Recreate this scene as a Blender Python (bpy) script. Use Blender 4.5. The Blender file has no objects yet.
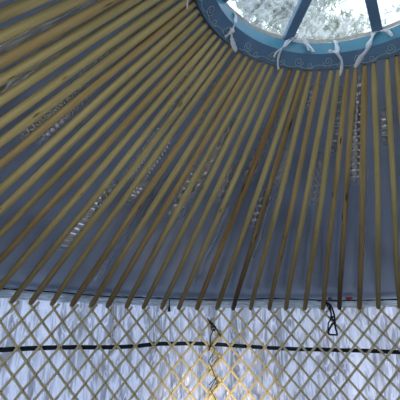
import bpy, bmesh, math, random
from mathutils import Vector, Matrix, noise

random.seed(7)
C = bpy.context.scene.collection
S = bpy.context.scene
PI = math.pi
sin, cos = math.sin, math.cos

# ------------------------------------------------------------------ materials
def mat(name):
    m = bpy.data.materials.new(name); m.use_nodes = True
    nt = m.node_tree; nt.nodes.clear()
    out = nt.nodes.new('ShaderNodeOutputMaterial')
    return m, nt, out

def N(nt, kind, **kw):
    n = nt.nodes.new(kind)
    for k, v in kw.items():
        if k in n.inputs: n.inputs[k].default_value = v
        else: setattr(n, k, v)
    return n

def L(nt, a, b): nt.links.new(a, b)

def ramp(nt, fac, stops):
    r = N(nt, 'ShaderNodeValToRGB')
    e = r.color_ramp.elements
    while len(e) < len(stops): e.new(0.5)
    for i, (p, c) in enumerate(stops):
        e[i].position = p; e[i].color = (*c, 1)
    L(nt, fac, r.inputs['Fac'])
    return r.outputs['Color']

def simple(name, col, rough=0.6, var=0.12, scale=20, bump=0.0, spec=0.4):
    m, nt, out = mat(name)
    tc = N(nt, 'ShaderNodeTexCoord')
    nz = N(nt, 'ShaderNodeTexNoise', Scale=scale, Detail=4.0)
    L(nt, tc.outputs['Object'], nz.inputs['Vector'])
    a = tuple(c * (1 - var) for c in col); b = tuple(min(1, c * (1 + var)) for c in col)
    c = ramp(nt, nz.outputs['Fac'], [(0.3, a), (0.7, b)])
    p = N(nt, 'ShaderNodeBsdfPrincipled', Roughness=rough)
    p.inputs['Specular IOR Level'].default_value = spec
    L(nt, c, p.inputs['Base Color'])
    if bump:
        bp = N(nt, 'ShaderNodeBump', Strength=bump, Distance=0.01)
        L(nt, nz.outputs['Fac'], bp.inputs['Height']); L(nt, bp.outputs['Normal'], p.inputs['Normal'])
    L(nt, p.outputs[0], out.inputs[0])
    return m

def wood(name, c1, c2, dark, knots=0.5, rough=0.6, foot_stain_shade=0.0, foot_len=1.0):
    """pole / lath wood: grain runs along local X, resin knots as dark specks"""
    m, nt, out = mat(name)
    tc = N(nt, 'ShaderNodeTexCoord'); oi = N(nt, 'ShaderNodeObjectInfo')
    mul = N(nt, 'ShaderNodeMath', operation='MULTIPLY'); mul.inputs[1].default_value = 57.0
    L(nt, oi.outputs['Random'], mul.inputs[0])
    add = N(nt, 'ShaderNodeVectorMath', operation='ADD')
    L(nt, tc.outputs['Object'], add.inputs[0]); L(nt, mul.outputs[0], add.inputs[1])
    mp = N(nt, 'ShaderNodeMapping'); mp.inputs['Scale'].default_value = (1.6, 30, 30)
    L(nt, add.outputs[0], mp.inputs['Vector'])
    g = N(nt, 'ShaderNodeTexNoise', Scale=1.0, Detail=5.0, Roughness=0.6)
    L(nt, mp.outputs[0], g.inputs['Vector'])
    col = ramp(nt, g.outputs['Fac'], [(0.3, c2), (0.62, c1)])
    # broad brown stain
    mp3 = N(nt, 'ShaderNodeMapping'); mp3.inputs['Scale'].default_value = (1.3, 9, 9)
    L(nt, add.outputs[0], mp3.inputs['Vector'])
    st = N(nt, 'ShaderNodeTexNoise', Scale=1.0, Detail=3.0)
    L(nt, mp3.outputs[0], st.inputs['Vector'])
    stf = N(nt, 'ShaderNodeMapRange'); stf.inputs[1].default_value = 0.55; stf.inputs[2].default_value = 0.75
    stf.inputs[4].default_value = 0.55
    L(nt, st.outputs['Fac'], stf.inputs[0])
    mx0 = N(nt, 'ShaderNodeMixRGB'); L(nt, stf.outputs[0], mx0.inputs[0]); L(nt, col, mx0.inputs[1])
    mx0.inputs[2].default_value = (*[0.5 * a + 0.5 * b for a, b in zip(c2, dark)], 1)
    mp2 = N(nt, 'ShaderNodeMapping'); mp2.inputs['Scale'].default_value = (3.2, 17, 17)
    L(nt, add.outputs[0], mp2.inputs['Vector'])
    v = N(nt, 'ShaderNodeTexVoronoi', Scale=1.0)
    L(nt, mp2.outputs[0], v.inputs['Vector'])
    kf = N(nt, 'ShaderNodeMapRange'); kf.inputs[1].default_value = 0.30 * knots; kf.inputs[2].default_value = 0.16 * knots
    kf.inputs[3].default_value = 0; kf.inputs[4].default_value = 0.9
    L(nt, v.outputs['Distance'], kf.inputs[0])
    mx = N(nt, 'ShaderNodeMixRGB'); L(nt, kf.outputs[0], mx.inputs[0]); L(nt, mx0.outputs[0], mx.inputs[1])
    mx.inputs[2].default_value = (*dark, 1)
    if foot_stain_shade:  # darker foot: brown stain, plus eave shade put into the colour
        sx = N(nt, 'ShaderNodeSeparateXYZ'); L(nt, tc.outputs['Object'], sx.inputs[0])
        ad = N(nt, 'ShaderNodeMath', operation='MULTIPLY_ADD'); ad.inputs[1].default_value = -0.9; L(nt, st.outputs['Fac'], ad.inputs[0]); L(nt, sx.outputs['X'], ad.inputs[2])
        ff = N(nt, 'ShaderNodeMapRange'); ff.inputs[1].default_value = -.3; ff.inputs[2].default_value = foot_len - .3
        ff.inputs[3].default_value = foot_stain_shade; ff.inputs[4].default_value = 0
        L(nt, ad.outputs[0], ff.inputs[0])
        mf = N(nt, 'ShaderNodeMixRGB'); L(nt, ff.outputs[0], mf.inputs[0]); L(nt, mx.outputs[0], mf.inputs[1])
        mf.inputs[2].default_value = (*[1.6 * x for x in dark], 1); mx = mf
    p = N(nt, 'ShaderNodeBsdfPrincipled', Roughness=rough)
    p.inputs['Specular IOR Level'].default_value = 0.3
    L(nt, mx.outputs[0], p.inputs['Base Color'])
    bp = N(nt, 'ShaderNodeBump', Strength=0.25, Distance=0.004)
    L(nt, g.outputs['Fac'], bp.inputs['Height']); L(nt, bp.outputs['Normal'], p.inputs['Normal'])
    L(nt, p.outputs[0], out.inputs[0])
    return m

def cloth_mat(name, col, trans_col, mix_t, rough, gloss, streak=(9, 9, 1.2), lo=0.8, bump=0.3, crease=False, shine=None):
    """light cloth / film lining: diffuse + translucent + a sheen layer"""
    m, nt, out = mat(name)
    tc = N(nt, 'ShaderNodeTexCoord')
    mp = N(nt, 'ShaderNodeMapping'); mp.inputs['Scale'].default_value = streak
    L(nt, tc.outputs['Object'], mp.inputs['Vector'])
    nz = N(nt, 'ShaderNodeTexNoise', Scale=1.0, Detail=2.5 if crease else 5.0, Roughness=0.5, Distortion=0.8)
    L(nt, mp.outputs[0], nz.inputs['Vector'])
    fac = nz.outputs['Fac']
    if crease:                       # the film is doubled along its creases
        mp2 = N(nt, 'ShaderNodeMapping'); mp2.inputs['Scale'].default_value = (13, 13, 2.2); mp2.inputs['Rotation'].default_value = (0.10, 0.16, 0)
        L(nt, tc.outputs['Object'], mp2.inputs['Vector'])
        n2 = N(nt, 'ShaderNodeTexNoise', Scale=1.0, Detail=1.0, Distortion=1.3); L(nt, mp2.outputs[0], n2.inputs['Vector'])
        ab = N(nt, 'ShaderNodeMath', operation='SUBTRACT'); ab.inputs[1].default_value = .5; L(nt, n2.outputs['Fac'], ab.inputs[0])
        aa = N(nt, 'ShaderNodeMath', operation='ABSOLUTE'); L(nt, ab.outputs[0], aa.inputs[0])
        mr = N(nt, 'ShaderNodeMapRange'); mr.inputs[1].default_value = 0; mr.inputs[2].default_value = .07; mr.inputs[3].default_value = .20; mr.inputs[4].default_value = -.05
        L(nt, aa.outputs[0], mr.inputs[0])
        sm_ = N(nt, 'ShaderNodeMath', operation='ADD'); L(nt, fac, sm_.inputs[0]); L(nt, mr.outputs[0], sm_.inputs[1]); fac = sm_.outputs[0]
    c1 = ramp(nt, fac, [(0.32, tuple(c * lo for c in col)), (0.60, col)])
    c2 = ramp(nt, fac, [(0.32, tuple(c * lo for c in trans_col)), (0.60, trans_col)])
    bp = N(nt, 'ShaderNodeBump', Strength=bump, Distance=0.02)
    L(nt, fac, bp.inputs['Height'])
    d = N(nt, 'ShaderNodeBsdfDiffuse'); t = N(nt, 'ShaderNodeBsdfTranslucent'); g = N(nt, 'ShaderNodeBsdfGlossy', Roughness=rough)
    g.inputs['Color'].default_value = (0.92, 0.96, 1.0, 1)
    L(nt, c1, d.inputs['Color']); L(nt, c2, t.inputs['Color'])
    for s in (d, t, g): L(nt, bp.outputs['Normal'], s.inputs['Normal'])
    m1 = N(nt, 'ShaderNodeMixShader'); m1.inputs[0].default_value = mix_t
    L(nt, d.outputs[0], m1.inputs[1]); L(nt, t.outputs[0], m1.inputs[2])
    m2 = N(nt, 'ShaderNodeMixShader'); m2.inputs[0].default_value = gloss
    if shine:
        an = N(nt, 'ShaderNodeAttribute', attribute_name='film_shine')
        for lo_, hi_, tgt in ((gloss, shine[0], m2.inputs[0]), (rough, shine[1], g.inputs['Roughness'])):
            r_ = N(nt, 'ShaderNodeMapRange'); r_.inputs[3].default_value = lo_; r_.inputs[4].default_value = hi_
            L(nt, an.outputs['Fac'], r_.inputs[0]); L(nt, r_.outputs[0], tgt)
    L(nt, m1.outputs[0], m2.inputs[1]); L(nt, g.outputs[0], m2.inputs[2])
    L(nt, m2.outputs[0], out.inputs[0])
    return m

M = {}
DK = (0.05, 0.028, 0.012)
M['pole'] = wood('pale_pole_wood', (0.54, 0.465, 0.21), (0.39, 0.325, 0.14), DK, 0.38, foot_stain_shade=.7, foot_len=1.6)  # pale and warm poles: dimness at the eave painted into the foot
M['pole_warm'] = wood('warm_pole_wood', (0.48, 0.37, 0.16), (0.33, 0.24, 0.10), DK, 0.48, foot_stain_shade=.75, foot_len=1.6)
M['pole_brown'] = wood('brown_pole_wood', (0.36, 0.25, 0.10), (0.21, 0.13, 0.045), DK, 0.8, foot_stain_shade=.5, foot_len=1.0)
M['pole_dark'] = wood('dark_footed_pole_wood', (0.42, 0.33, 0.15), (0.22, 0.15, 0.06), (0.03, 0.017, 0.009), 0.8, foot_stain_shade=.97, foot_len=1.5)
M['lath'] = wood('lath_wood', (0.72, 0.68, 0.46), (0.54, 0.50, 0.32), (0.10, 0.07, 0.04), 0.35)
M['knot'] = simple('leather_knot', (0.05, 0.035, 0.025), 0.7)
M['roof'] = cloth_mat('roof_lining', (0.09, 0.103, 0.137), (0.21, 0.27, 0.41), 0.135, 0.30, 0.17, streak=(1.3, 1.3, 1.3), lo=0.55, bump=0.05, shine=(0.88, 0.13))
M['wall'] = cloth_mat('wall_lining', (0.66, 0.69, 0.96), (0.68, 0.71, 1.0), 0.66, 0.34, 0.08, streak=(11, 11, 1.6), lo=0.36, bump=0.9, crease=True)
M['hem'] = cloth_mat('hem_lining', (0.60, 0.68, 0.70), (0.86, 0.96, 0.97), 0.75, 0.22, 0.22, streak=(6, 6, 45), lo=0.5, bump=1.0)
M['ring'] = simple('slate_blue_paint', (0.095, 0.19, 0.30), 0.45, 0.12, 7)
M['ring_in'] = simple('turquoise_paint', (0.085, 0.275, 0.37), 0.4, 0.12, 7)
M['scroll'] = simple('pale_scroll_paint', (0.42, 0.52, 0.56), 0.5)
M['ribbon'] = cloth_mat('white_ribbon', (0.95, 0.97, 1.0), (0.95, 0.97, 1.0), 0.25, 0.4, 0.05, streak=(60, 60, 60), lo=0.85)
M['strap'] = simple('dark_green_webbing', (0.008, 0.016, 0.020), 0.8, 0.2, 60)
M['black'] = simple('black_cord', (0.012, 0.012, 0.016), 0.7, 0.2, 80)
M['rope'] = simple('dark_rope', (0.02, 0.022, 0.02), 0.8, 0.3, 60)
M['red'] = simple('red_cloth', (0.55, 0.05, 0.07), 0.7, 0.15, 60)
M['floor'] = simple('floor_boards', (0.52, 0.42, 0.29), 0.5, 0.15, 3)
M['grass'] = simple('meadow', (0.30, 0.34, 0.20), 0.9, 0.2, 1.5)
M['bark'] = simple('bark', (0.16, 0.12, 0.09), 0.9, 0.3, 6)
M['felt'] = simple('beige_canvas', (0.62, 0.56, 0.46), 0.9, 0.1, 30)

def leaf_mat(name, col):
    m, nt, out = mat(name)
    tc = N(nt, 'ShaderNodeTexCoord'); nz = N(nt, 'ShaderNodeTexNoise', Scale=1.3, Detail=4.0)
    L(nt, tc.outputs['Object'], nz.inputs['Vector'])
    c = ramp(nt, nz.outputs['Fac'], [(0.3, tuple(x * 0.6 for x in col)), (0.7, tuple(min(1, x * 1.3) for x in col))])
    d = N(nt, 'ShaderNodeBsdfDiffuse'); t = N(nt, 'ShaderNodeBsdfTranslucent')
    L(nt, c, d.inputs[0]); L(nt, c, t.inputs[0])
    m1 = N(nt, 'ShaderNodeMixShader'); m1.inputs[0].default_value = 0.5
    L(nt, d.outputs[0], m1.inputs[1]); L(nt, t.outputs[0], m1.inputs[2]); L(nt, m1.outputs[0], out.inputs[0])
    return m
M['leaf_grey'] = leaf_mat('grey_green_leaves', (0.30, 0.36, 0.28))
M['leaf_olive'] = leaf_mat('olive_leaves', (0.36, 0.38, 0.20))
M['leaf_pale'] = leaf_mat('pale_leaves', (0.34, 0.40, 0.36))

def film_mat():
    m, nt, out = mat('clear_crumpled_plastic')
    tc = N(nt, 'ShaderNodeTexCoord')
    nz = N(nt, 'ShaderNodeTexNoise', Scale=13.0, Detail=6.0, Roughness=0.65, Distortion=1.5)
    L(nt, tc.outputs['Object'], nz.inputs['Vector'])
    bp = N(nt, 'ShaderNodeBump', Strength=0.8, Distance=0.03); L(nt, nz.outputs['Fac'], bp.inputs['Height'])
    tr = N(nt, 'ShaderNodeBsdfTransparent'); tr.inputs[0].default_value = (0.93, 0.96, 0.97, 1)
    tl = N(nt, 'ShaderNodeBsdfTranslucent'); tl.inputs[0].default_value = (0.9, 0.93, 0.95, 1)
    gl = N(nt, 'ShaderNodeBsdfGlossy', Roughness=0.15)
    L(nt, bp.outputs[0], gl.inputs['Normal']); L(nt, bp.outputs[0], tl.inputs['Normal'])
    m1 = N(nt, 'ShaderNodeMixShader'); m1.inputs[0].default_value = 0.25
    L(nt, tl.outputs[0], m1.inputs[1]); L(nt, gl.outputs[0], m1.inputs[2])
    f = N(nt, 'ShaderNodeMapRange'); f.inputs[1].default_value = 0.35; f.inputs[2].default_value = 0.70
    f.inputs[3].default_value = 0.10; f.inputs[4].default_value = 0.62
    L(nt, nz.outputs['Fac'], f.inputs[0])
    m2 = N(nt, 'ShaderNodeMixShader'); L(nt, f.outputs[0], m2.inputs[0])
    L(nt, tr.outputs[0], m2.inputs[1]); L(nt, m1.outputs[0], m2.inputs[2])
    L(nt, m2.outputs[0], out.inputs[0])
    return m
M['film'] = film_mat()

# ------------------------------------------------------------------ helpers
def obj(name, verts, faces, m, parent=None, smooth=True, mids=None):
    me = bpy.data.meshes.new(name)
    me.from_pydata([tuple(v) for v in verts], [], faces)
    for x in (m if isinstance(m, (list, tuple)) else [m]): me.materials.append(x)
    if mids:
        for p, k in zip(me.polygons, mids): p.material_index = k
    if smooth:
        for p in me.polygons: p.use_smooth = True
    me.update()
    o = bpy.data.objects.new(name, me); C.objects.link(o)
    if parent: o.parent = parent
    return o

def tag(o, label, cat, group=None):
    o['label'] = label; o['category'] = cat
    if group: o['group'] = group
    return o

def struct(o):
    o['kind'] = 'structure'; return o

def empty(name, loc, label, cat, group=None):
    o = bpy.data.objects.new(name, None); C.objects.link(o); o.location = loc
    o.empty_display_size = 0.05
    return tag(o, label, cat, group)

def pol(th, r, z, c=(0, 0)):
    return Vector((c[0] + r * sin(th), c[1] + r * cos(th), z))

class MB:
    def __init__(s): s.v = []; s.f = []; s.m = []
    def tube(s, pts, rad, n=8, mi=0, cap=True):
        pts = [Vector(p) for p in pts]
        b = len(s.v); up = Vector((0.13, 0.21, 0.97)); prev = None
        for i, p in enumerate(pts):
            d = (pts[min(i + 1, len(pts) - 1)] - pts[max(i - 1, 0)]).normalized()
            if prev is None:
                a = d.cross(up).normalized() if abs(d.dot(up)) < 0.95 else d.cross(Vector((1, 0, 0))).normalized()
            else:
                a = (prev - d * prev.dot(d)).normalized()
            prev = a; c = d.cross(a)
            r = rad[i] if isinstance(rad, (list, tuple)) else rad
            for k in range(n):
                t = 2 * PI * k / n
                s.v.append(p + a * (r * cos(t)) + c * (r * sin(t)))
        for i in range(len(pts) - 1):
            for k in range(n):
                s.f.append((b + i * n + k, b + i * n + (k + 1) % n, b + (i + 1) * n + (k + 1) % n, b + (i + 1) * n + k)); s.m.append(mi)
        if cap:
            s.f.append(tuple(b + k for k in reversed(range(n)))); s.m.append(mi)
            s.f.append(tuple(b + (len(pts) - 1) * n + k for k in range(n))); s.m.append(mi)
    def sweep(s, frames, prof, mi=0, endmi=None):
        """frames: list of (point, axis_a, axis_b); prof: 2D profile"""
        b = len(s.v); n = len(prof)
        for p, a, c in frames:
            for x, y in prof: s.v.append(p + a * x + c * y)
        for i in range(len(frames) - 1):
            for k in range(n):
                s.f.append((b + i * n + k, b + i * n + (k + 1) % n, b + (i + 1) * n + (k + 1) % n, b + (i + 1) * n + k)); s.m.append(mi)
        e = mi if endmi is None else endmi
        s.f.append(tuple(b + k for k in reversed(range(n)))); s.m.append(e)
        s.f.append(tuple(b + (len(frames) - 1) * n + k for k in range(n))); s.m.append(e)
    def build(s, name, m, parent=None, smooth=True):
        return obj(name, s.v, s.f, m, parent, smooth, s.m)

def spline(pts, sub=5):
    pts = [Vector(p) for p in pts]; out = []
    for i in range(len(pts) - 1):
        p0 = pts[max(i - 1, 0)]; p1 = pts[i]; p2 = pts[i + 1]; p3 = pts[min(i + 2, len(pts) - 1)]
        for k in range(sub):
            t = k / sub
            out.append(0.5 * ((2 * p1) + (p2 - p0) * t + (2 * p0 - 5 * p1 + 4 * p2 - p3) * t * t + (3 * p1 - p0 - 3 * p2 + p3) * t ** 3))
    out.append(pts[-1]); return out

def lerp_table(d, u, slope):
    ks = sorted(d)
    if u <= ks[0]: return d[ks[0]] + slope * (u - ks[0])
    if u >= ks[-1]: return d[ks[-1]] + slope * (u - ks[-1])
    k = min(int(math.floor(u)), ks[-1] - 1); w = u - k
    return d[k] * (1 - w) + d[k + 1] * w

def sm(a, b, x):
    t = max(0, min(1, (x - a) / (b - a))); return t * t * (3 - 2 * t)

# ------------------------------------------------------------------ layout of the tent
DT = 2 * PI / 94                      # 94 roof poles around the wall
CR = (0.180, -0.216)                  # the crown sits a little off the wall's centre
FOOT = {0: -.8799, 1: -.8203, 2: -.7517, 3: -.6838, 4: -.617, 5: -.5593, 6: -.4895, 7: -.4256, 8: -.3571, 9: -.2917, 10: -.2219, 11: -.1441,
        12: -.0818, 13: -.014, 14: .0572, 15: .12, 16: .1909, 17: .2572, 18: .3157, 19: .3857, 20: .4495, 21: .5194}
TOP = {-6: -1.2646, -5: -1.1998, -4: -1.1332, -3: -1.0586, -2: -.9971, -1: -.9352, 0: -.874, 1: -.8048, 2: -.7437, 3: -.6572, 4: -.5901, 5: -.5306,
       6: -.4594, 7: -.402, 8: -.3404, 9: -.258, 10: -.1865, 11: -.1197, 12: -.0648, 13: -.0158, 14: .0561, 15: .1462, 16: .204, 17: .275,
       18: .3328, 19: .4013, 20: .4682, 21: .5632}
TIP = {0: -.8863, 1: -.8244, 2: -.7565, 3: -.6911, 4: -.6267, 5: -.5625, 6: -.4932, 7: -.4313, 8: -.3618, 9: -.2953, 10: -.2251, 11: -.1539,
       12: -.0858, 13: -.0149, 14: .054, 15: .1146, 16: .1761, 17: .2449, 18: .3111, 19: .3757, 20: .4451, 21: .5081}
foot = lambda u: lerp_table(FOOT, u, DT)
top = lambda u: lerp_table(TOP, u, DT)
tip = lambda u: lerp_table(TIP, u, DT)

# floor, ground
def disc(name, r, z, m, n=96, c=(0, 0)):
    v = [Vector((c[0], c[1], z))] + [pol(2 * PI * k / n, r, z, c) for k in range(n)]
    return struct(obj(name, v, [(0, 1 + (k + 1) % n, 1 + k) for k in range(n)], m))
disc('floor', 3.12, 0.0, M['floor'])
disc('ground', 60, -0.06, M['grass'])

# wall lining, finely creased where the lattice is seen, plain behind
def wall_r(th, z):
    a = noise.noise(Vector((th * 34, z * 1.1, 3.1))); b = noise.noise(Vector((th * 75 + z * 6, z * 2.2, 8.0)))
    c = noise.noise(Vector((th * 14 - z * 3, z * 2.0, 1.0)))
    d = -abs(noise.noise(Vector((th * 45 - z * 4, z * 3, 4.0)))) * 6
    return 3.088 + 0.018 * a + 0.013 * b + 0.015 * c + 0.0015 * d
DOOR = 2 * PI - 2.15
def wall(name, t0, t1, nt_, nz_):
    v = []; f = []
    for i in range(nt_ + 1):
        th = t0 + (t1 - t0) * i / nt_
        for k in range(nz_ + 1):
            z = 1.64 * k / nz_; v.append(pol(th, wall_r(th, z), z))
    for i in range(nt_):
        for k in range(nz_):
            tm = t0 + (t1 - t0) * (i + .5) / nt_
            if abs(tm - DOOR) < .155 and 1.64 * (k + 1) / nz_ < 1.51: continue      # unseen doorway, added to hold the area light
            a = i * (nz_ + 1) + k; f.append((a, a + 1, a + nz_ + 2, a + nz_ + 1))
    return struct(obj(name, v, f, M['wall']))
wall('wall_front', -1.5, 1.1, 900, 80)
wall('wall_back', 1.1, 2 * PI - 1.5, 300, 12)

# crumpled hem flap along the top of the wall
v = []; f = []
n1, n2 = 520, 12
for i in range(n1 + 1):
    th = -1.3 + 2.2 * i / n1
    zb = 1.525 + 0.012 * noise.noise(Vector((th * 16, 0, 5)))
    for k in range(n2 + 1):
        s = k / n2
        z = zb + (1.63 - zb) * s
        r = 3.050 + 0.011 * sin(s * 15 + 3.5 * noise.noise(Vector((th * 9, 2, 1)))) + 0.009 * noise.noise(Vector((th * 30, s * 5, 9)))
        v.append(pol(th, r, z))
for i in range(n1):
    for k in range(n2):
        a = i * (n2 + 1) + k; f.append((a, a + 1, a + n2 + 2, a + n2 + 1))
struct(obj('trim_1', v, f, M['hem']))

# roof lining: stretched from eave to crown above the poles, sagging and rippling between them
RIP = [  # from (gap, t) to (gap, t), half width, amplitude, ripples per unit t
    (-5.27, .50, -6.1, .76, .50, .011, 58), (-6.1, .72, -6.04, .95, .50, .0125, 64), (-4.75, .52, -4.8, .74, .40, .007, 66),
    (1.84, .52, 1.82, .76, .42, .010, 70), (2.69, .50, 2.77, .73, .42, .011, 72), (2.75, .44, 3.1, .58, .4, .008, 64), (1.26, .74, .31, .95, .5, .009, 60),
    (2.2, .76, 1.4, .92, .4, .008, 64), (1.12, .20, 1.18, .54, .45, .009, 44), (-8.75, .46, -8.6, .86, .7, .0062, 14), (-10.6, .55, -10.6, .9, .7, .0055, 13),
    (6.2, .42, 7.7, .84, .5, .008, 22), (5.95, .66, 6.05, .48, .4, .006, 34), (13.2, .85, 14.6, .96, .6, .008, 56), (18.6, .98, 18.8, .58, .55, .007, 40),
    (20.8, .86, 20.9, .70, .5, .007, 46), (13.25, .78, 12.9, .58, .5, .005, 36), (16.5, .70, 16.6, .95, .5, .006, 40), (10.4, .6, 10.8, .9, .5, .005, 28),
    (8.7, .5, 9.0, .7, .5, .005, 24), (12.0, .4, 12.3, .6, .5, .004, 30), (15.5, .5, 15.8, .75, .5, .004, 34), (4.2, .74, 3.6, .94, .5, .007, 58)]
FOLD = [(3.78, .08, 4.13, .60, .10, -.016), (3.98, .10, 4.35, .58, .09, .014), (-3.6, .60, -3.9, .86, .16, .016), (5.5, .55, 5.2, .82, .16, .016), (7.0, .40, 7.6, .75, .2, .010),
        (19.2, .15, 19.35, .65, .12, -.012), (12.6, .25, 12.9, .62, .14, .008), (9.6, .1, 9.9, .5, .15, .008)]
GAPR = {g: (random.uniform(.25, 1), random.uniform(0, 9)) for g in range(-40, 60)}
SH = [0.0]
def roof_pt(u, t, fine=True):
    SH[0] = 0.0
    a = foot(u); b = top(u)
    A = Vector((3.10 * sin(a), 3.10 * cos(a), 1.615)); B = pol(b, 0.952, 3.150, CR)
    p = A.lerp(B, t)
    if not fine: return p
    g = math.floor(u); fr = u - g
    nrm = Vector((sin(a) * 0.57, cos(a) * 0.57, 0.82))
    env = sin(PI * fr) * 4 * t * (1 - t)
    sag, ph = GAPR.get(g, (.5, 0))
    w = 3.1 + (0.94 - 3.1) * t
    k = min(1, w / 2.0)
    d = -0.012 * sag * env * k
    d += 0.010 * k * sm(.05, .4, t) * noise.noise(Vector((u * 0.7, t * 4.0, 2.0)))
    d += 0.006 * k * sm(.1, .5, t) * sin(PI * fr) * noise.noise(Vector((u * 1.9, t * 13 + ph, 6.0)))
    for u0, t0, u1, t1, hw, am, fq in RIP:
        lo, hi = min(t0, t1), max(t0, t1)
        if lo < t < hi:
            uc = u0 + (u1 - u0) * (t - t0) / (t1 - t0); x = (u - uc) / hw
            if abs(x) < 1:
                e = sm(lo, lo + .06, t) * (1 - sm(hi - .06, hi, t)) * (1 - x ** 4)
                SH[0] = max(SH[0], e * min(1, am / .008)); q = noise.noise(Vector((t * 11, u0, 1)))
                d += 1.15 * am * e * (0.8 + 0.5 * q) * sin(2 * PI * fq * (t - lo) + 1.2 * (0.3 if fq < 16 else 1.0) * noise.noise(Vector((t * 7, u0, 3))) + .25 * x)
    for u0, t0, u1, t1, hw, am in FOLD:
        if t0 < t < t1:
            uc = u0 + (u1 - u0) * (t - t0) / (t1 - t0) + .05 * sin(t * 23); x = (u - uc) / hw
            if abs(x) < 1: SH[0] = max(SH[0], .25 * (1 - x * x)); d += am * (1 - x * x) ** 2 * sm(t0, t0 + .1, t) * (1 - sm(t1 - .1, t1, t))
    return p + nrm * d
v = []; f = []
U0, U1, PER, NT = -18, 26, 12, 400
nu = (U1 - U0) * PER; shine = []
for i in range(nu + 1):
    u = U0 + i / PER
    for k in range(NT + 1): v.append(roof_pt(u, k / NT)); shine.append(SH[0])
for i in range(nu):
    for k in range(NT):
        a = i * (NT + 1) + k; f.append((a, a + NT + 1, a + NT + 2, a + 1))
b0 = len(v); back = [U1 + (94 - (U1 - U0)) * i / 60 for i in range(61)]
fU1, tU1 = foot(U1), top(U1); fU0, tU0 = foot(U0) + 2 * PI, top(U0) + 2 * PI
for i in range(61):
    w = i / 60
    a = fU1 + (fU0 - fU1) * w; b = tU1 + (tU0 - tU1) * w
    v += [Vector((3.10 * sin(a), 3.10 * cos(a), 1.615)), pol(b, 0.952, 3.150, CR)]
for i in range(60):
    a = b0 + 2 * i; f.append((a, a + 2, a + 3, a + 1))
ceil = struct(obj('ceiling', v, f, M['roof']))
at = ceil.data.attributes.new('film_shine', 'FLOAT', 'POINT')        # where the film lies loose it is crumpled and slick
at.data.foreach_set('value', shine + [0.0] * (len(v) - len(shine)))

# ------------------------------------------------------------------ roof poles
def rsq(n=16, e=2.7):
    out = []
    for k in range(n):
        t = 2 * PI * (k + .5) / n; c, s = cos(t), sin(t)
        q = (abs(c) ** e + abs(s) ** e) ** (-1 / e); out.append((c * q, s * q))
    return out
PROF = rsq()
ORD = {1: 'first', 2: 'second', 3: 'third', 4: 'fourth', 5: 'fifth', 6: 'sixth', 7: 'seventh', 8: 'eighth', 9: 'ninth', 10: 'tenth', 11: 'eleventh', 12: 'twelfth',
       13: 'thirteenth', 14: 'fourteenth', 15: 'fifteenth', 16: 'sixteenth'}
PLAB = {12: ('dark', 'roof pole with knotty dark foot, second to the right of the black lashing'),
        10: ('brown', 'brown stained roof pole whose foot sits just left of the black lashing'),
        18: ('dark', 'roof pole with very dark brown foot ending between the two red tabs'),
        17: ('warm', 'pale roof pole whose foot meets the hanging black cord loop'),
        8: ('pole', 'pale roof pole whose foot sits beside the small black tassel'),
        5: ('warm', 'pale roof pole whose foot meets the thin hanging white strip'),
        11: ('pole', 'pale roof pole whose foot sits just right of the black lashing'),
        14: ('warm', 'pale roof pole whose foot meets the white knot on the eave rope')}
PLAB[9] = ('pole', 'pale roof pole immediately right of the one beside the black tassel')
for i in range(6, 8): PLAB[i] = ('pole', 'pale roof pole, %s to the right of the thin hanging white strip' % ORD[i - 5])
PLAB[13] = ('pole', 'pale roof pole just left of the white knot on the eave rope')
for i in range(15, 17): PLAB[i] = ('pole', 'pale roof pole, %s to the right of the white knot on the eave rope' % ORD[i - 14])
for i in range(19, 24): PLAB[i] = ('warm' if i in (19, 22) else 'pole', 'pale roof pole, %s to the right of the pole with very dark foot' % ORD[i - 18])
for i in range(0, 5): PLAB[i] = ('warm' if i in (3,) else 'pole', 'pale roof pole, %s to the left of the thin hanging white strip' % ORD[5 - i])
for i in range(-15, 0): PLAB[i] = ('warm' if i in (-6, -11, -2) else 'pole', 'pale roof pole cut by the left edge, %s up from the lattice corner' % ORD[-i])
MM = {'pole': 'pole', 'warm': 'pole_warm', 'brown': 'pole_brown', 'dark': 'pole_dark'}
for i in range(-14, 23):
    kind, lab = PLAB[i]
    rnd = random.Random(100 + i)
    a = foot(i); b = top(i)
    if i < -6: b += rnd.uniform(-.012, .012); a += rnd.uniform(-.01, .01)
    A = pol(a, 3.0, 1.507 + .0013 * i); B = pol(b, 0.893, 3.055, CR)
    d = (B - A); ln = d.length; d.normalize()
    mx = Matrix.Translation(A) @ d.to_track_quat('X', 'Z').to_matrix().to_4x4()
    r0 = 0.0242 * rnd.uniform(.94, 1.06); tw = rnd.uniform(-.5, .5)
    by = rnd.uniform(-.012, .012); bz = rnd.uniform(-.006, .008); ph = rnd.uniform(0, 6)
    fr = []
    dn = mx.to_3x3().inverted() @ Vector((0, 0, -1))
    ts = [0, .004, .012, .03, .05, .07, .09, .12, .15, .2, .3, .4, .5, .6, .7, .8, .88, .93, .96, .98, .993, 1.0]
    mb = MB(); vs = []
    for t in ts:
        r = r0 * (1 - .08 * t) * (1 + .025 * sin(9 * t + ph))
        if t < .01: r *= .82 + 18 * t
        if t > .92: r *= 1 - .42 * ((t - .92) / .08) ** 1.6
        p = Vector((ln * t, by * sin(PI * t) + .004 * sin(7 * t + ph) * sin(PI * t), bz * sin(PI * t)))
        if t < .16: p = p + dn * (.014 * (1 - t / .16) ** 2)      # the foot droops where it was bent over the wall
        al = tw * t
        fr.append((p, Vector((0, cos(al), sin(al))) * r, Vector((0, -sin(al), cos(al))) * r))
    mb.sweep(fr, PROF)
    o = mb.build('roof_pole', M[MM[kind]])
    o.matrix_world = mx
    tag(o, lab, 'pole', 'roof poles fanning out from the crown')

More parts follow.
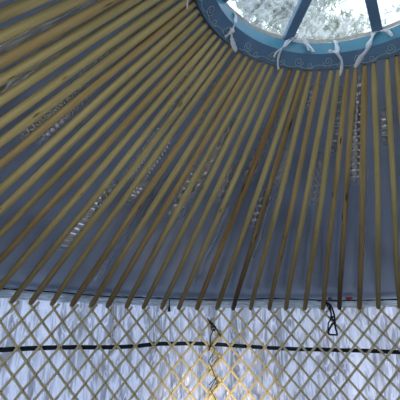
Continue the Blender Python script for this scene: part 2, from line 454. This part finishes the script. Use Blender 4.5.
# ------------------------------------------------------------------ lattice wall in two lashed sections
TAN = 1.165; ZB = 0.03
LW, LH = 0.0124, 0.0075
LPROF = [(-1, -.6), (-.8, -1), (.8, -1), (1, -.6), (1, .25), (.7, .8), (0, 1), (-.7, .8), (-1, .25)]
JT = -0.160
def lath_frames(thf, rad, z0, z1, sgn, n=16):
    fr = []
    for k in range(n + 1):
        z = z0 + (z1 - z0) * k / n
        th = thf(z)
        p = pol(th, rad, z)
        tg = Vector((cos(th), -sin(th), 0)); rn = Vector((-sin(th), -cos(th), 0))
        d = (tg * sgn + Vector((0, 0, -TAN))).normalized()
        w = d.cross(rn).normalized()
        fr.append((p, w * LW, rn * LH))
    return fr
def overlap(z): return 0.002 + 0.030 * sm(1.42, 1.30, z) if z < 1.42 else 0.002
def zrange(thf, lo, hi, z0, z1, n=300):
    zs = [z0 + (z1 - z0) * k / n for k in range(n + 1)]
    ok = [z for z in zs if lo(z) <= thf(z) <= hi(z)]
    return (max(ok), min(ok)) if ok else None
big = lambda x: (lambda z: x)
sections = []
for nm, lo, hi, lab in (('left', big(-1.42), lambda z: JT + overlap(z), 'lattice wall section of pale crossed laths, left of the black lashing'),
                        ('right', lambda z: JT - overlap(z), big(0.98), 'lattice wall section of pale crossed laths, right of the black lashing')):
    root = empty('lattice_wall', pol(-0.78 if nm == 'left' else 0.40, 3.0, 0), lab, 'lattice wall', 'lattice wall sections')
    sections.append((root, nm, lo, hi))
jit = random.Random(5)
J1 = {i: jit.uniform(-.004, .004) for i in range(-30, 60)}
J2 = {i: jit.uniform(-.004, .004) for i in range(-30, 60)}
def ZX(i): return 1.452 + .0016 * max(-2, min(i, 24))
def ZT(i): return ZX(i) + .048
def back_th(i):
    return lambda z: tip(i) + (ZT(i) - z) / (TAN * 3) + J1[i] * (ZT(i) - z)
def front_th(i):
    x = tip(i) + (ZT(i) - ZX(i)) / (TAN * 3)
    return lambda z: x - (ZX(i) - z) / (TAN * 3) + J2[i] * (ZX(i) - z)
def bisect_cross(i, j):
    a, b = back_th(i), front_th(j); z0, z1 = ZB, 1.6
    if (a(z0) - b(z0)) * (a(z1) - b(z1)) > 0: return None
    for _ in range(40):
        zm = (z0 + z1) / 2
        if (a(z0) - b(z0)) * (a(zm) - b(zm)) <= 0: z1 = zm
        else: z0 = zm
    return (z0 + z1) / 2
for root, nm, lo, hi in sections:
    base = root.location.copy()
    for i in range(-17, 33):
        for kind in ('back', 'front'):
            thf0 = back_th(i) if kind == 'back' else front_th(i)
            zt = ZT(i) + jit.uniform(-.006, .008)
            zr_ = zrange(thf0, lo, hi, ZB, zt)
            if not zr_ or zr_[0] - zr_[1] < 0.06: continue
            cut = (zr_[0] < zt - .02 and nm == 'left') or (zr_[0] < zt - .02) or (zr_[1] > ZB + .02)
            rad = 3.002 if kind == 'back' else 2.986
            sh = 0.0
            if nm == 'right' and JT - .04 < min(thf0(zr_[0]), thf0(zr_[1])) < JT + .01:
                sh = 0.011; rad -= 0.036           # this edge overlaps the other section
            thf = (lambda z, g=thf0, s=sh: g(z) + s)
            mb = MB()
            fr = lath_frames(thf, rad, zr_[0], zr_[1], 1 if kind == 'back' else -1)
            fr = [(p - base, a, c) for p, a, c in fr]
            mb.sweep(fr, LPROF)
            if kind == 'front':
                for j in range(-17, 33):
                    zc = bisect_cross(j, i)
                    if zc and zr_[1] + .01 < zc < zr_[0] - .005 and lo(zc) < thf0(zc) < hi(zc):
                        p = pol(thf(zc), rad - LH * .9, zc) - base
                        rn = (Vector((-sin(thf(zc)), -cos(thf(zc)), 0)))
                        mb.tube([p - rn * .004, p + rn * .002, p + rn * .004], [.0055, .0055, .003], 7, 1)
            o = mb.build('lath', [M['lath'], M['knot']], root)
            # grain along the lath: give each lath its own local axes (X down its length)
            P0 = fr[0][0]; P1 = fr[-1][0]
            q = (P1 - P0).normalized().to_track_quat('X', 'Y').to_matrix().to_4x4()
            mw = Matrix.Translation(P0) @ q
            o.data.transform(mw.inverted()); o.matrix_local = mw
            for p in o.data.polygons: p.use_smooth = False

# dark strap behind the lattice
SZ = [(-1.3, 1.085), (-.894, 1.091), (-.836, 1.097), (-.744, 1.101), (-.646, 1.102), (-.578, 1.097), (-.49, 1.101), (-.436, 1.108), (-.364, 1.129), (-.252, 1.135),
      (-.158, 1.127), (-.064, 1.113), (.047, 1.09), (.156, 1.083), (.296, 1.078), (.493, 1.071), (.9, 1.07)]
def ztab(tab, th):
    for (a, x), (b, y) in zip(tab, tab[1:]):
        if a <= th <= b: return x + (y - x) * (th - a) / (b - a)
    return tab[-1][1]
mb = MB(); fr = []
for k in range(221):
    th = -1.3 + 2.2 * k / 220
    fr.append((pol(th, 3.030, ztab(SZ, th) + .004 * noise.noise(Vector((th * 9, 0, 0)))), Vector((0, 0, 0.021)), Vector((-sin(th), -cos(th), 0)) * .0025))
mb.sweep(fr, [(-1, -1), (1, -1), (1, 1), (-1, 1)])
tag(mb.build('wall_strap', M['strap'], None, False), 'dark green webbing strap running around behind the wall lattice', 'strap')

# rope at the eave
RZ = [(-1.3, 1.60), (-.913, 1.606), (-.724, 1.614), (-.585, 1.604), (-.402, 1.611), (-.211, 1.610), (-.095, 1.612), (.02, 1.628), (.059, 1.634), (.13, 1.628), (.28, 1.606), (.517, 1.600), (.9, 1.60)]
mb = MB()
mb.tube([pol(-1.3 + 2.2 * k / 300, 3.034, ztab(RZ, -1.3 + 2.2 * k / 300) + .003 * noise.noise(Vector((k * .12, 0, 0)))) for k in range(301)],
        [.0078 * (1 + .5 * noise.noise(Vector((k * .31, 5, 0)))) for k in range(301)], 6)
tag(mb.build('eave_rope', M['rope']), 'thin dark rope along the joint of roof and wall', 'rope')

mb = MB()
mb.tube(spline([pol(.052, 3.018, 1.622), pol(.056, 3.014, 1.606), pol(.064, 3.014, 1.594), pol(.068, 3.016, 1.608), pol(.060, 3.014, 1.616), pol(.055, 3.012, 1.598)], 5), .006, 6)
tag(mb.build('rope_knot', M['ribbon']), 'small white knot tied on the dark eave rope', 'knot')

# black cord loop, lashing, tassel
def cpts(l, r): return [pol(a, r + (d[0] if d else 0), z) for a, z, *d in l]
mb = MB()
mb.tube(spline(cpts([(.238, 1.597), (.25, 1.60), (.268, 1.588), (.286, 1.543), (.295, 1.444), (.294, 1.349), (.299, 1.246), (.294, 1.236), (.272, 1.240), (.268, 1.262), (.274, 1.297), (.284, 1.349), (.296, 1.362),
                     (.285, 1.412), (.284, 1.476), (.281, 1.541), (.272, 1.585)], 2.945), 6), .0098, 7)
mb.tube(spline(cpts([(.268, 1.60), (.272, 1.55), (.283, 1.47), (.281, 1.40), (.272, 1.36), (.268, 1.30), (.270, 1.25)], 2.935), 6), .008, 7)
mb.tube(spline(cpts([(.272, 1.425), (.283, 1.418), (.291, 1.43), (.285, 1.405), (.275, 1.40)], 2.93), 5), .006, 7)
tag(mb.build('cord_loop', M['black']), 'black cord hanging in a tangled loop from the eave', 'cord')
mb = MB()
mb.tube(spline(cpts([(-.187, 1.403), (-.174, 1.35), (-.163, 1.286), (-.174, 1.202), (-.173, 1.118), (-.180, 1.06)], 2.935), 5), .006, 6)
mb.tube(spline(cpts([(-.187, 1.40), (-.166, 1.339), (-.147, 1.264), (-.134, 1.205)], 2.928), 5), .0058, 6)
mb.tube(spline(cpts([(-.178, 1.36), (-.160, 1.325), (-.155, 1.29), (-.167, 1.275), (-.170, 1.31), (-.156, 1.30), (-.160, 1.265)], 2.93), 5), .0075, 6)
mb.tube(cpts([(-.173, 1.118), (-.156, 1.077), (-.182, .95), (-.155, 1.05), (-.172, .945), (-.138, 1.045), (-.160, .93)], 2.93), .0045, 6)
mb.tube(cpts([(-.182, .95), (-.176, .935), (-.150, .755), (-.180, .66), (-.150, .80), (-.180, .72), (-.146, .81), (-.150, .705), (-.172, .66), (-.156, .589), (-.149, .53), (-.16, .45), (-.145, .36)], 2.93), .0045, 6)
tag(mb.build('lashing_cord', M['black']), 'black cord lashing the two lattice sections together in zigzags', 'cord')
mb = MB()
mb.tube(cpts([(-.330, 1.61), (-.333, 1.57), (-.333, 1.53), (-.333, 1.505), (-.333, 1.465)], 2.945), [.004, .005, .006, .012, .018], 8)
tag(mb.build('cord_tassel', M['black']), 'small black tassel hanging at the eave', 'tassel')

# thin white strip, red tabs
def strip(pts, w, wdir, name, m, th=.0012, parent=None):
    mb = MB(); fr = []
    for i, p in enumerate(pts):
        d = (pts[min(i + 1, len(pts) - 1)] - pts[max(i - 1, 0)]).normalized()
        a = wdir(i, p) ; a = (a - d * a.dot(d)).normalized(); b = d.cross(a)
        ww = 1.05 * w[i] if isinstance(w, list) else w
        fr.append((p, a * ww, b * th))
    mb.sweep(fr, [(-1, -1), (1, -1), (1, 1), (-1, 1)])
    return mb.build(name, m, parent)
pts = spline([pol(-.549, 2.945, 1.665), pol(-.546, 2.942, 1.55), pol(-.543, 2.945, 1.377), pol(-.541, 2.945, 1.25), pol(-.539, 2.947, 1.13)], 5)
tag(strip(pts, .0085, lambda i, p: Vector((cos(-.54 + .3 * sin(i * .5)), -sin(-.54), .1)), 'hanging_strip', M['ribbon']), 'thin white strip hanging down in front of the lattice', 'strip')
for th, z, w, side in ((.285, 1.620, .020, 'left'), (.353, 1.620, .036, 'right')):
    v = []; f = []
    for i in range(9):
        for k in range(5):
            x = (i / 8 - .5) * 2; y = k / 4
            v.append(pol(th + x * w / 3.03, 3.012 + .007 * sin(3 * x + y * 4), z + .018 - .030 * y * (1 - .45 * x * x)))
    for i in range(8):
        for k in range(4):
            a = i * 5 + k; f.append((a, a + 1, a + 6, a + 5))
    o = obj('red_tab', v, f, M['red'])
    sd = o.modifiers.new('thickness', 'SOLIDIFY'); sd.thickness = .003
    tag(o, 'small red cloth tab at the eave, %s' % ('between the black cord loop and the dark pole' if side == 'left' else 'wider one just right of the very dark pole'), 'tab', 'red tabs under the eave rope')

# ------------------------------------------------------------------ crown wheel
RO, ZO, RI, ZI = .881, 3.034, .788, 3.1155
crown = empty('roof_ring', (CR[0], CR[1], ZO), 'round blue painted wooden crown with spokes at the top of the roof', 'roof ring')
prof = [(.878, 3.054, 0), (.866, 3.051, 0), (.835, 3.076, 0), (.794, 3.111, 0), (.788, 3.117, 1), (.789, 3.16, 1), (.791, 3.209, 1), (.797, 3.216, 1), (.93, 3.235, 0), (.975, 3.17, 0)]
v = []; f = []; mi = []; n = 160
for k in range(n):
    t = 2 * PI * k / n
    for r, z, q in prof: v.append(Vector((r * sin(t), r * cos(t), z - ZO)))
m_ = len(prof)
for k in range(n):
    for q in range(m_):
        a = k * m_ + q; b = k * m_ + (q + 1) % m_; c = ((k + 1) % n) * m_
        f.append((a, c + q, c + (q + 1) % m_, b)); mi.append(1 if prof[q][2] and prof[(q + 1) % m_][2] else 0)
obj('rim', v, f, [M['ring'], M['ring_in']], crown, True, mi)['label'] = 'slate blue rim with turquoise inner face'
bm = bmesh.new(); bm.from_mesh(crown.children[0].data)
for e in bm.edges:
    if len(e.link_faces) == 2 and e.calc_face_angle(0) > .5: e.smooth = False
bm.to_mesh(crown.children[0].data); bm.free()
HZ = 3.42
for k in range(8):
    t = -.252 + k * PI / 4
    o = Vector((sin(t), cos(t), 0)); w = Vector((cos(t), -sin(t), 0)); fr = []
    for i in range(13):
        s = i / 12; r = .80 + (.05 - .80) * s
        z = 3.232 + (HZ - 3.232) * (1 - (1 - s) ** 1.35) - ZO
        fr.append((o * r + Vector((0, 0, z)), w * .034, Vector((0, 0, .024))))
    mb = MB(); mb.sweep(fr, [(-1, -.85), (-.85, -1), (.85, -1), (1, -.85), (1, .85), (.85, 1), (-.85, 1), (-1, .85)])
    mb.build('spoke', M['ring'], crown, False)
mb = MB(); mb.tube([Vector((0, 0, HZ - .06 - ZO)), Vector((0, 0, HZ - .05 - ZO)), Vector((0, 0, HZ + .04 - ZO))], [.085, .1, .1], 24)
mb.build('hub', M['ring'], crown, False)
# scrolls painted round the sloping underside
mb = MB()
def under(phi, s, lift=.0016):
    r = RO + (RI - RO) * s; z = ZO + (ZI - ZO) * s
    nr = Vector((-sin(phi) * .66, -cos(phi) * .66, -.75))
    return Vector((r * sin(phi), r * cos(phi), z - ZO)) + nr * lift
PW = .25
for k in range(int(2 * PI / PW)):
    c = -PI + k * PW; fl = 1 if k % 2 else -1
    for cc, sc, tn in ((c, .56, 1.0), (c + PW * .42, .38, .75)):
        pts = []
        for i in range(30):
            q = i / 29; ang = fl * (q * 3.4 * PI * tn / 1.0) + (PI if fl > 0 else 0)
            rr = .035 * tn * (1 - .86 * q)
            pts.append(under(cc + rr * cos(ang) / .84, sc + fl * .02 + rr * sin(ang) / .124))
        mb.tube(pts, .0019, 5)
    arc = [under(c + PW * (.05 + .9 * i / 10), .30 + .10 * sin(i / 10 * 2 * PI) * fl) for i in range(11)]
    mb.tube(arc, .0018, 5)
mb.build('painted_scrolls', M['scroll'], crown)['label'] = 'pale painted scrolls'

# clear plastic sheet over the crown, with its canvas edge
v = []; f = []; nr_, na = 40, 180
for i in range(nr_ + 1):
    s = i / nr_; r = 1.06 * (1 - s) + .0005
    for k in range(na):
        t = 2 * PI * k / na
        z = 3.20 + .29 * (1 - (r / 1.06) ** 1.5) + .012 * noise.noise(Vector((r * 9 * sin(t), r * 9 * cos(t), 1))) + .010 * (r ** 2) * sin(13 * t + 4 * noise.noise(Vector((t, r * 3, 0))))
        if r > .9: z -= (r - .9) * .5
        v.append(Vector((r * sin(t), r * cos(t), z + .035 - ZO)))
for i in range(nr_):
    for k in range(na):
        f.append((i * na + k, i * na + (k + 1) % na, (i + 1) * na + (k + 1) % na, (i + 1) * na + k))
cov = empty('crown_cover', (CR[0], CR[1], ZO), 'clear crumpled plastic sheet stretched over the crown opening', 'plastic cover')
obj('sheet', v, f, M['film'], cov)
mb = MB()
fr = []
v = []; f = []
for k in range(na + 1):
    t = 2 * PI * k / na
    for q in range(4):
        r = .802 + .0 * q + .006 * noise.noise(Vector((t * 7, q, 2))) - .010 * q / 3
        v.append(Vector((r * sin(t), r * cos(t), 3.222 - ZO + .030 * q / 3 * (.75 + .5 * noise.noise(Vector((t * 3, 9, 2)))))))
for k in range(na):
    for q in range(3):
        f.append((k * 4 + q, k * 4 + q + 1, k * 4 + q + 5, k * 4 + q + 4))
obj('hem', v, f, M['felt'], cov)['label'] = 'beige canvas edge of the plastic sheet'

# white ties on the crown
def tie(label, strands, knot=None):
    root = empty('ribbon_tie', pol(*strands[0][0][0], CR), label, 'ribbon', 'white ribbons tied to the crown')
    base = root.location.copy()
    for l, w in strands:
        pts = spline([pol(a, r, z, CR) for a, r, z in l], 5); cnt = len(pts)
        def wd(i, p):
            q = p - Vector((CR[0], CR[1], 0)); ph = math.atan2(q.x, q.y)
            al = .5 * sin(i * .33 + len(l))
            return Vector((cos(ph), -sin(ph), 0)) * cos(al) + Vector((-sin(ph), -cos(ph), .3)) * sin(al) + Vector((0, 0, .25))
        o = strip([p - base for p in pts], [w * (1 + .22 * sin(i * .7)) for i in range(cnt)], lambda i, p: wd(i, p + base), 'strand', M['ribbon'], .0012, root)
    if knot:
        mb = MB(); p = pol(*knot, CR) - base
        mb.tube([p + Vector((-.012, 0, .014)), p, p + Vector((.010, 0, -.014))], [.007, .014, .008], 8)
        mb.build('knot', M['ribbon'], root)
tie('white ribbon knotted on the crown rim left of the first spoke, tails hanging apart',
    [([(-.860, .790, 3.222), (-.867, .776, 3.184), (-.877, .774, 3.138), (-.885, .776, 3.105), (-.873, .806, 3.078)], .011),
     ([(-.873, .806, 3.078), (-.877, .826, 3.062), (-.890, .850, 3.040)], .013), ([(-.873, .806, 3.078), (-.850, .822, 3.068), (-.826, .838, 3.053)], .016),
     ([(-.870, .808, 3.076), (-.845, .825, 3.062), (-.803, .845, 3.045), (-.727, .871, 3.024)], .013)], (-.873, .803, 3.080))
tie('long thin white ribbon tied at the foot of the left crown spoke',
    [([(-.20, .776, 3.222), (-.239, .770, 3.212), (-.285, .765, 3.180), (-.33, .762, 3.120), (-.374, .795, 3.090), (-.381, .822, 3.068)], .007),
     ([(-.21, .772, 3.218), (-.235, .765, 3.200), (-.30, .758, 3.14), (-.343, .762, 3.105), (-.342, .808, 3.080), (-.331, .842, 3.050), (-.303, .876, 3.019)], .007),
     ([(-.235, .770, 3.214), (-.151, .768, 3.216), (-.110, .766, 3.206), (-.088, .764, 3.175), (-.070, .765, 3.125)], .014), ([(-.10, .766, 3.19), (-.05, .762, 3.145), (-.035, .768, 3.12)], .012)])
tie('short white bow on the crown rim between the two spokes',
    [([(.182, .788, 3.222), (.182, .775, 3.183), (.182, .773, 3.149), (.181, .776, 3.108)], .014), ([(.181, .776, 3.108), (.15, .764, 3.112), (.124, .760, 3.112), (.100, .756, 3.118)], .009),
     ([(.181, .778, 3.106), (.216, .810, 3.074), (.220, .848, 3.042), (.208, .895, 3.002)], .009)], (.181, .776, 3.108))
tie('broad white ribbon hanging from the foot of the right crown spoke',
    [([(.505, .770, 3.21), (.490, .766, 3.18), (.455, .768, 3.13), (.425, .785, 3.092), (.370, .818, 3.066), (.325, .862, 3.028)], .015),
     ([(.498, .768, 3.205), (.556, .766, 3.200), (.610, .766, 3.182), (.645, .768, 3.127)], .010)])
tie('white ribbon tail hanging off the left side of the crown rim',
    [([(-1.41, .80, 3.085), (-1.40, .860, 3.034), (-1.385, .897, 3.004), (-1.3675, .908, 2.992), (-1.33, .922, 2.973)], .016)])

# ------------------------------------------------------------------ trees outside, seen through the sheet
def tree(label, x, y, h, cr_r, ch, m, n, seed, size=.16):
    rnd = random.Random(seed)
    root = empty('tree', (x, y, -.06), label, 'tree')
    mb = MB()
    tr = spline([Vector((0, 0, 0)), Vector((.1, .05, h * .3)), Vector((-.05, .1, h * .6)), Vector((.05, 0, h * .9))], 5)
    mb.tube(tr, [.22 * (1 - .8 * i / (len(tr) - 1)) for i in range(len(tr))], 10)
    cl = []
    for k in range(22):
        a = rnd.uniform(0, 2 * PI); q = rnd.random()
        z = h - ch + ch * q; rr = cr_r * math.sqrt(max(.05, 1 - (2 * q - .9) ** 2)) * rnd.uniform(.35, .95)
        c = Vector((rr * cos(a), rr * sin(a), z)); cl.append((c, rnd.uniform(.5, .95)))
        s0 = Vector((0, 0, max(1.2, z - rr * .8 - .3)))
        mb.tube(spline([s0, (s0 + c) * .5 + Vector((0, 0, .1)), c], 4), [.05, .047, .044, .04, .036, .03, .025, .02, .012], 6)
    mb.build('trunk', M['bark'], root)
    v = []; f = []
    for k in range(n):
        c, R_ = rnd.choice(cl)
        d = Vector((rnd.gauss(0, 1), rnd.gauss(0, 1), rnd.gauss(0, .8))).normalized() * R_ * rnd.random() ** .45
        p = c + d
        a = Vector((rnd.gauss(0, 1), rnd.gauss(0, 1), rnd.gauss(0, 1))).normalized(); b = a.orthogonal().normalized()
        s = size * rnd.uniform(.6, 1.2); i0 = len(v)
        v += [p - a * s, p + b * s * .42 - a * s * .1, p + a * s, p - b * s * .42 - a * s * .1 + a.cross(b) * s * .12]
        f.append((i0, i0 + 1, i0 + 2, i0 + 3))
    obj('foliage', v, f, m, root, False)
tree('grey green leafy tree seen through the plastic left of the first spoke', 0.45, 6.1, 10.4, 1.9, 5.6, M['leaf_grey'], 5200, 1)
tree('olive leafy tree seen through the plastic between the two spokes', 3.3, 9.6, 14.2, 1.6, 7.0, M['leaf_olive'], 4200, 2, .2)
tree('pale leafy tree seen through the plastic right of the second spoke', 4.7, 5.0, 9.4, 1.4, 4.6, M['leaf_pale'], 2400, 3)

# ------------------------------------------------------------------ light
w = bpy.data.worlds.new('World'); S.world = w; w.use_nodes = True
nt = w.node_tree; nt.nodes.clear()
wo = N(nt, 'ShaderNodeOutputWorld'); bg = N(nt, 'ShaderNodeBackground', Strength=1.95)
tc = N(nt, 'ShaderNodeTexCoord'); sp = N(nt, 'ShaderNodeSeparateXYZ'); L(nt, tc.outputs['Generated'], sp.inputs[0])
L(nt, ramp(nt, sp.outputs['Z'], [(0.0, (0.86, 0.92, 1.0)), (0.4, (0.80, 0.90, 1.0)), (1.0, (0.52, 0.72, 1.0))]), bg.inputs[0])
L(nt, bg.outputs[0], wo.inputs[0])

def light(name, kind, loc, energy, col, **kw):
    d = bpy.data.lights.new(name, kind); d.energy = energy; d.color = col
    for k, x in kw.items(): setattr(d, k, x)
    o = bpy.data.objects.new(name, d); C.objects.link(o); o.location = loc
    return o
sun = light('sun', 'SUN', (5, 12, 14), 2.2, (1.0, 0.94, 0.82), angle=.03)
sun.rotation_euler = Vector((0.36, 0.64, 0.68)).to_track_quat('Z', 'Y').to_euler()
# bare warm spot added below the frame for the glow at the lattice joint
lp = light('warm_glow_spot', 'SPOT', pol(-.16, 1.75, .18), 80.0, (1.0, 0.76, 0.42), shadow_soft_size=.07, spot_size=math.radians(74), spot_blend=1.0)
lp.rotation_euler = (pol(-.17, 1.75, .18) - pol(-.15, 3.0, .50)).to_track_quat('Z', 'Y').to_euler()
# area light added in an unseen doorway left behind the camera, brightening the laths
dl = light('door_fill', 'AREA', pol(DOOR, 3.05, .78), 30.0, (1.0, 0.98, 0.94), shape='RECTANGLE', size=.86, size_y=1.4)
dl.rotation_euler = (-pol(DOOR, 1, 0)).to_track_quat('-Z', 'Y').to_euler()
dj = MB()  # frame of the added doorway, out of view
for sg in (-1, 1):
    q = pol(DOOR + sg * .163, 3.07, 0); tg = Vector((cos(DOOR), -sin(DOOR), 0)); rn = pol(DOOR, 1, 0)
    dj.sweep([(q, tg * .03, rn * .05), (q + Vector((0, 0, 1.52)), tg * .03, rn * .05)], [(-1, -1), (1, -1), (1, 1), (-1, 1)])
q0 = pol(DOOR - .17, 3.07, 1.535); q1 = pol(DOOR + .17, 3.07, 1.535)
dj.sweep([(q0, Vector((0, 0, .03)), pol(DOOR, .05, 0)), (q1, Vector((0, 0, .03)), pol(DOOR, .05, 0))], [(-1, -1), (1, -1), (1, 1), (-1, 1)])
struct(dj.build('added_door_1', M['lath'], None, False))

# ------------------------------------------------------------------ camera
cd = bpy.data.cameras.new('camera'); cam = bpy.data.objects.new('camera', cd); C.objects.link(cam)
cd.sensor_fit = 'HORIZONTAL'; cd.sensor_width = 36; cd.lens = 36 * 405.0 / 400; cd.clip_start = .02; cd.clip_end = 300
cam.matrix_world = Matrix.Translation((-.6333, -1.8176, 1.2331)) @ Matrix.Rotation(PI / 2 + .3197, 4, 'X') @ Matrix.Rotation(.0075, 4, 'Z')
S.camera = cam
S.view_settings.view_transform = 'Standard'; S.view_settings.look = 'None'
S.view_settings.exposure = 0.0; S.view_settings.gamma = 1.0; S.view_settings.use_curve_mapping = False
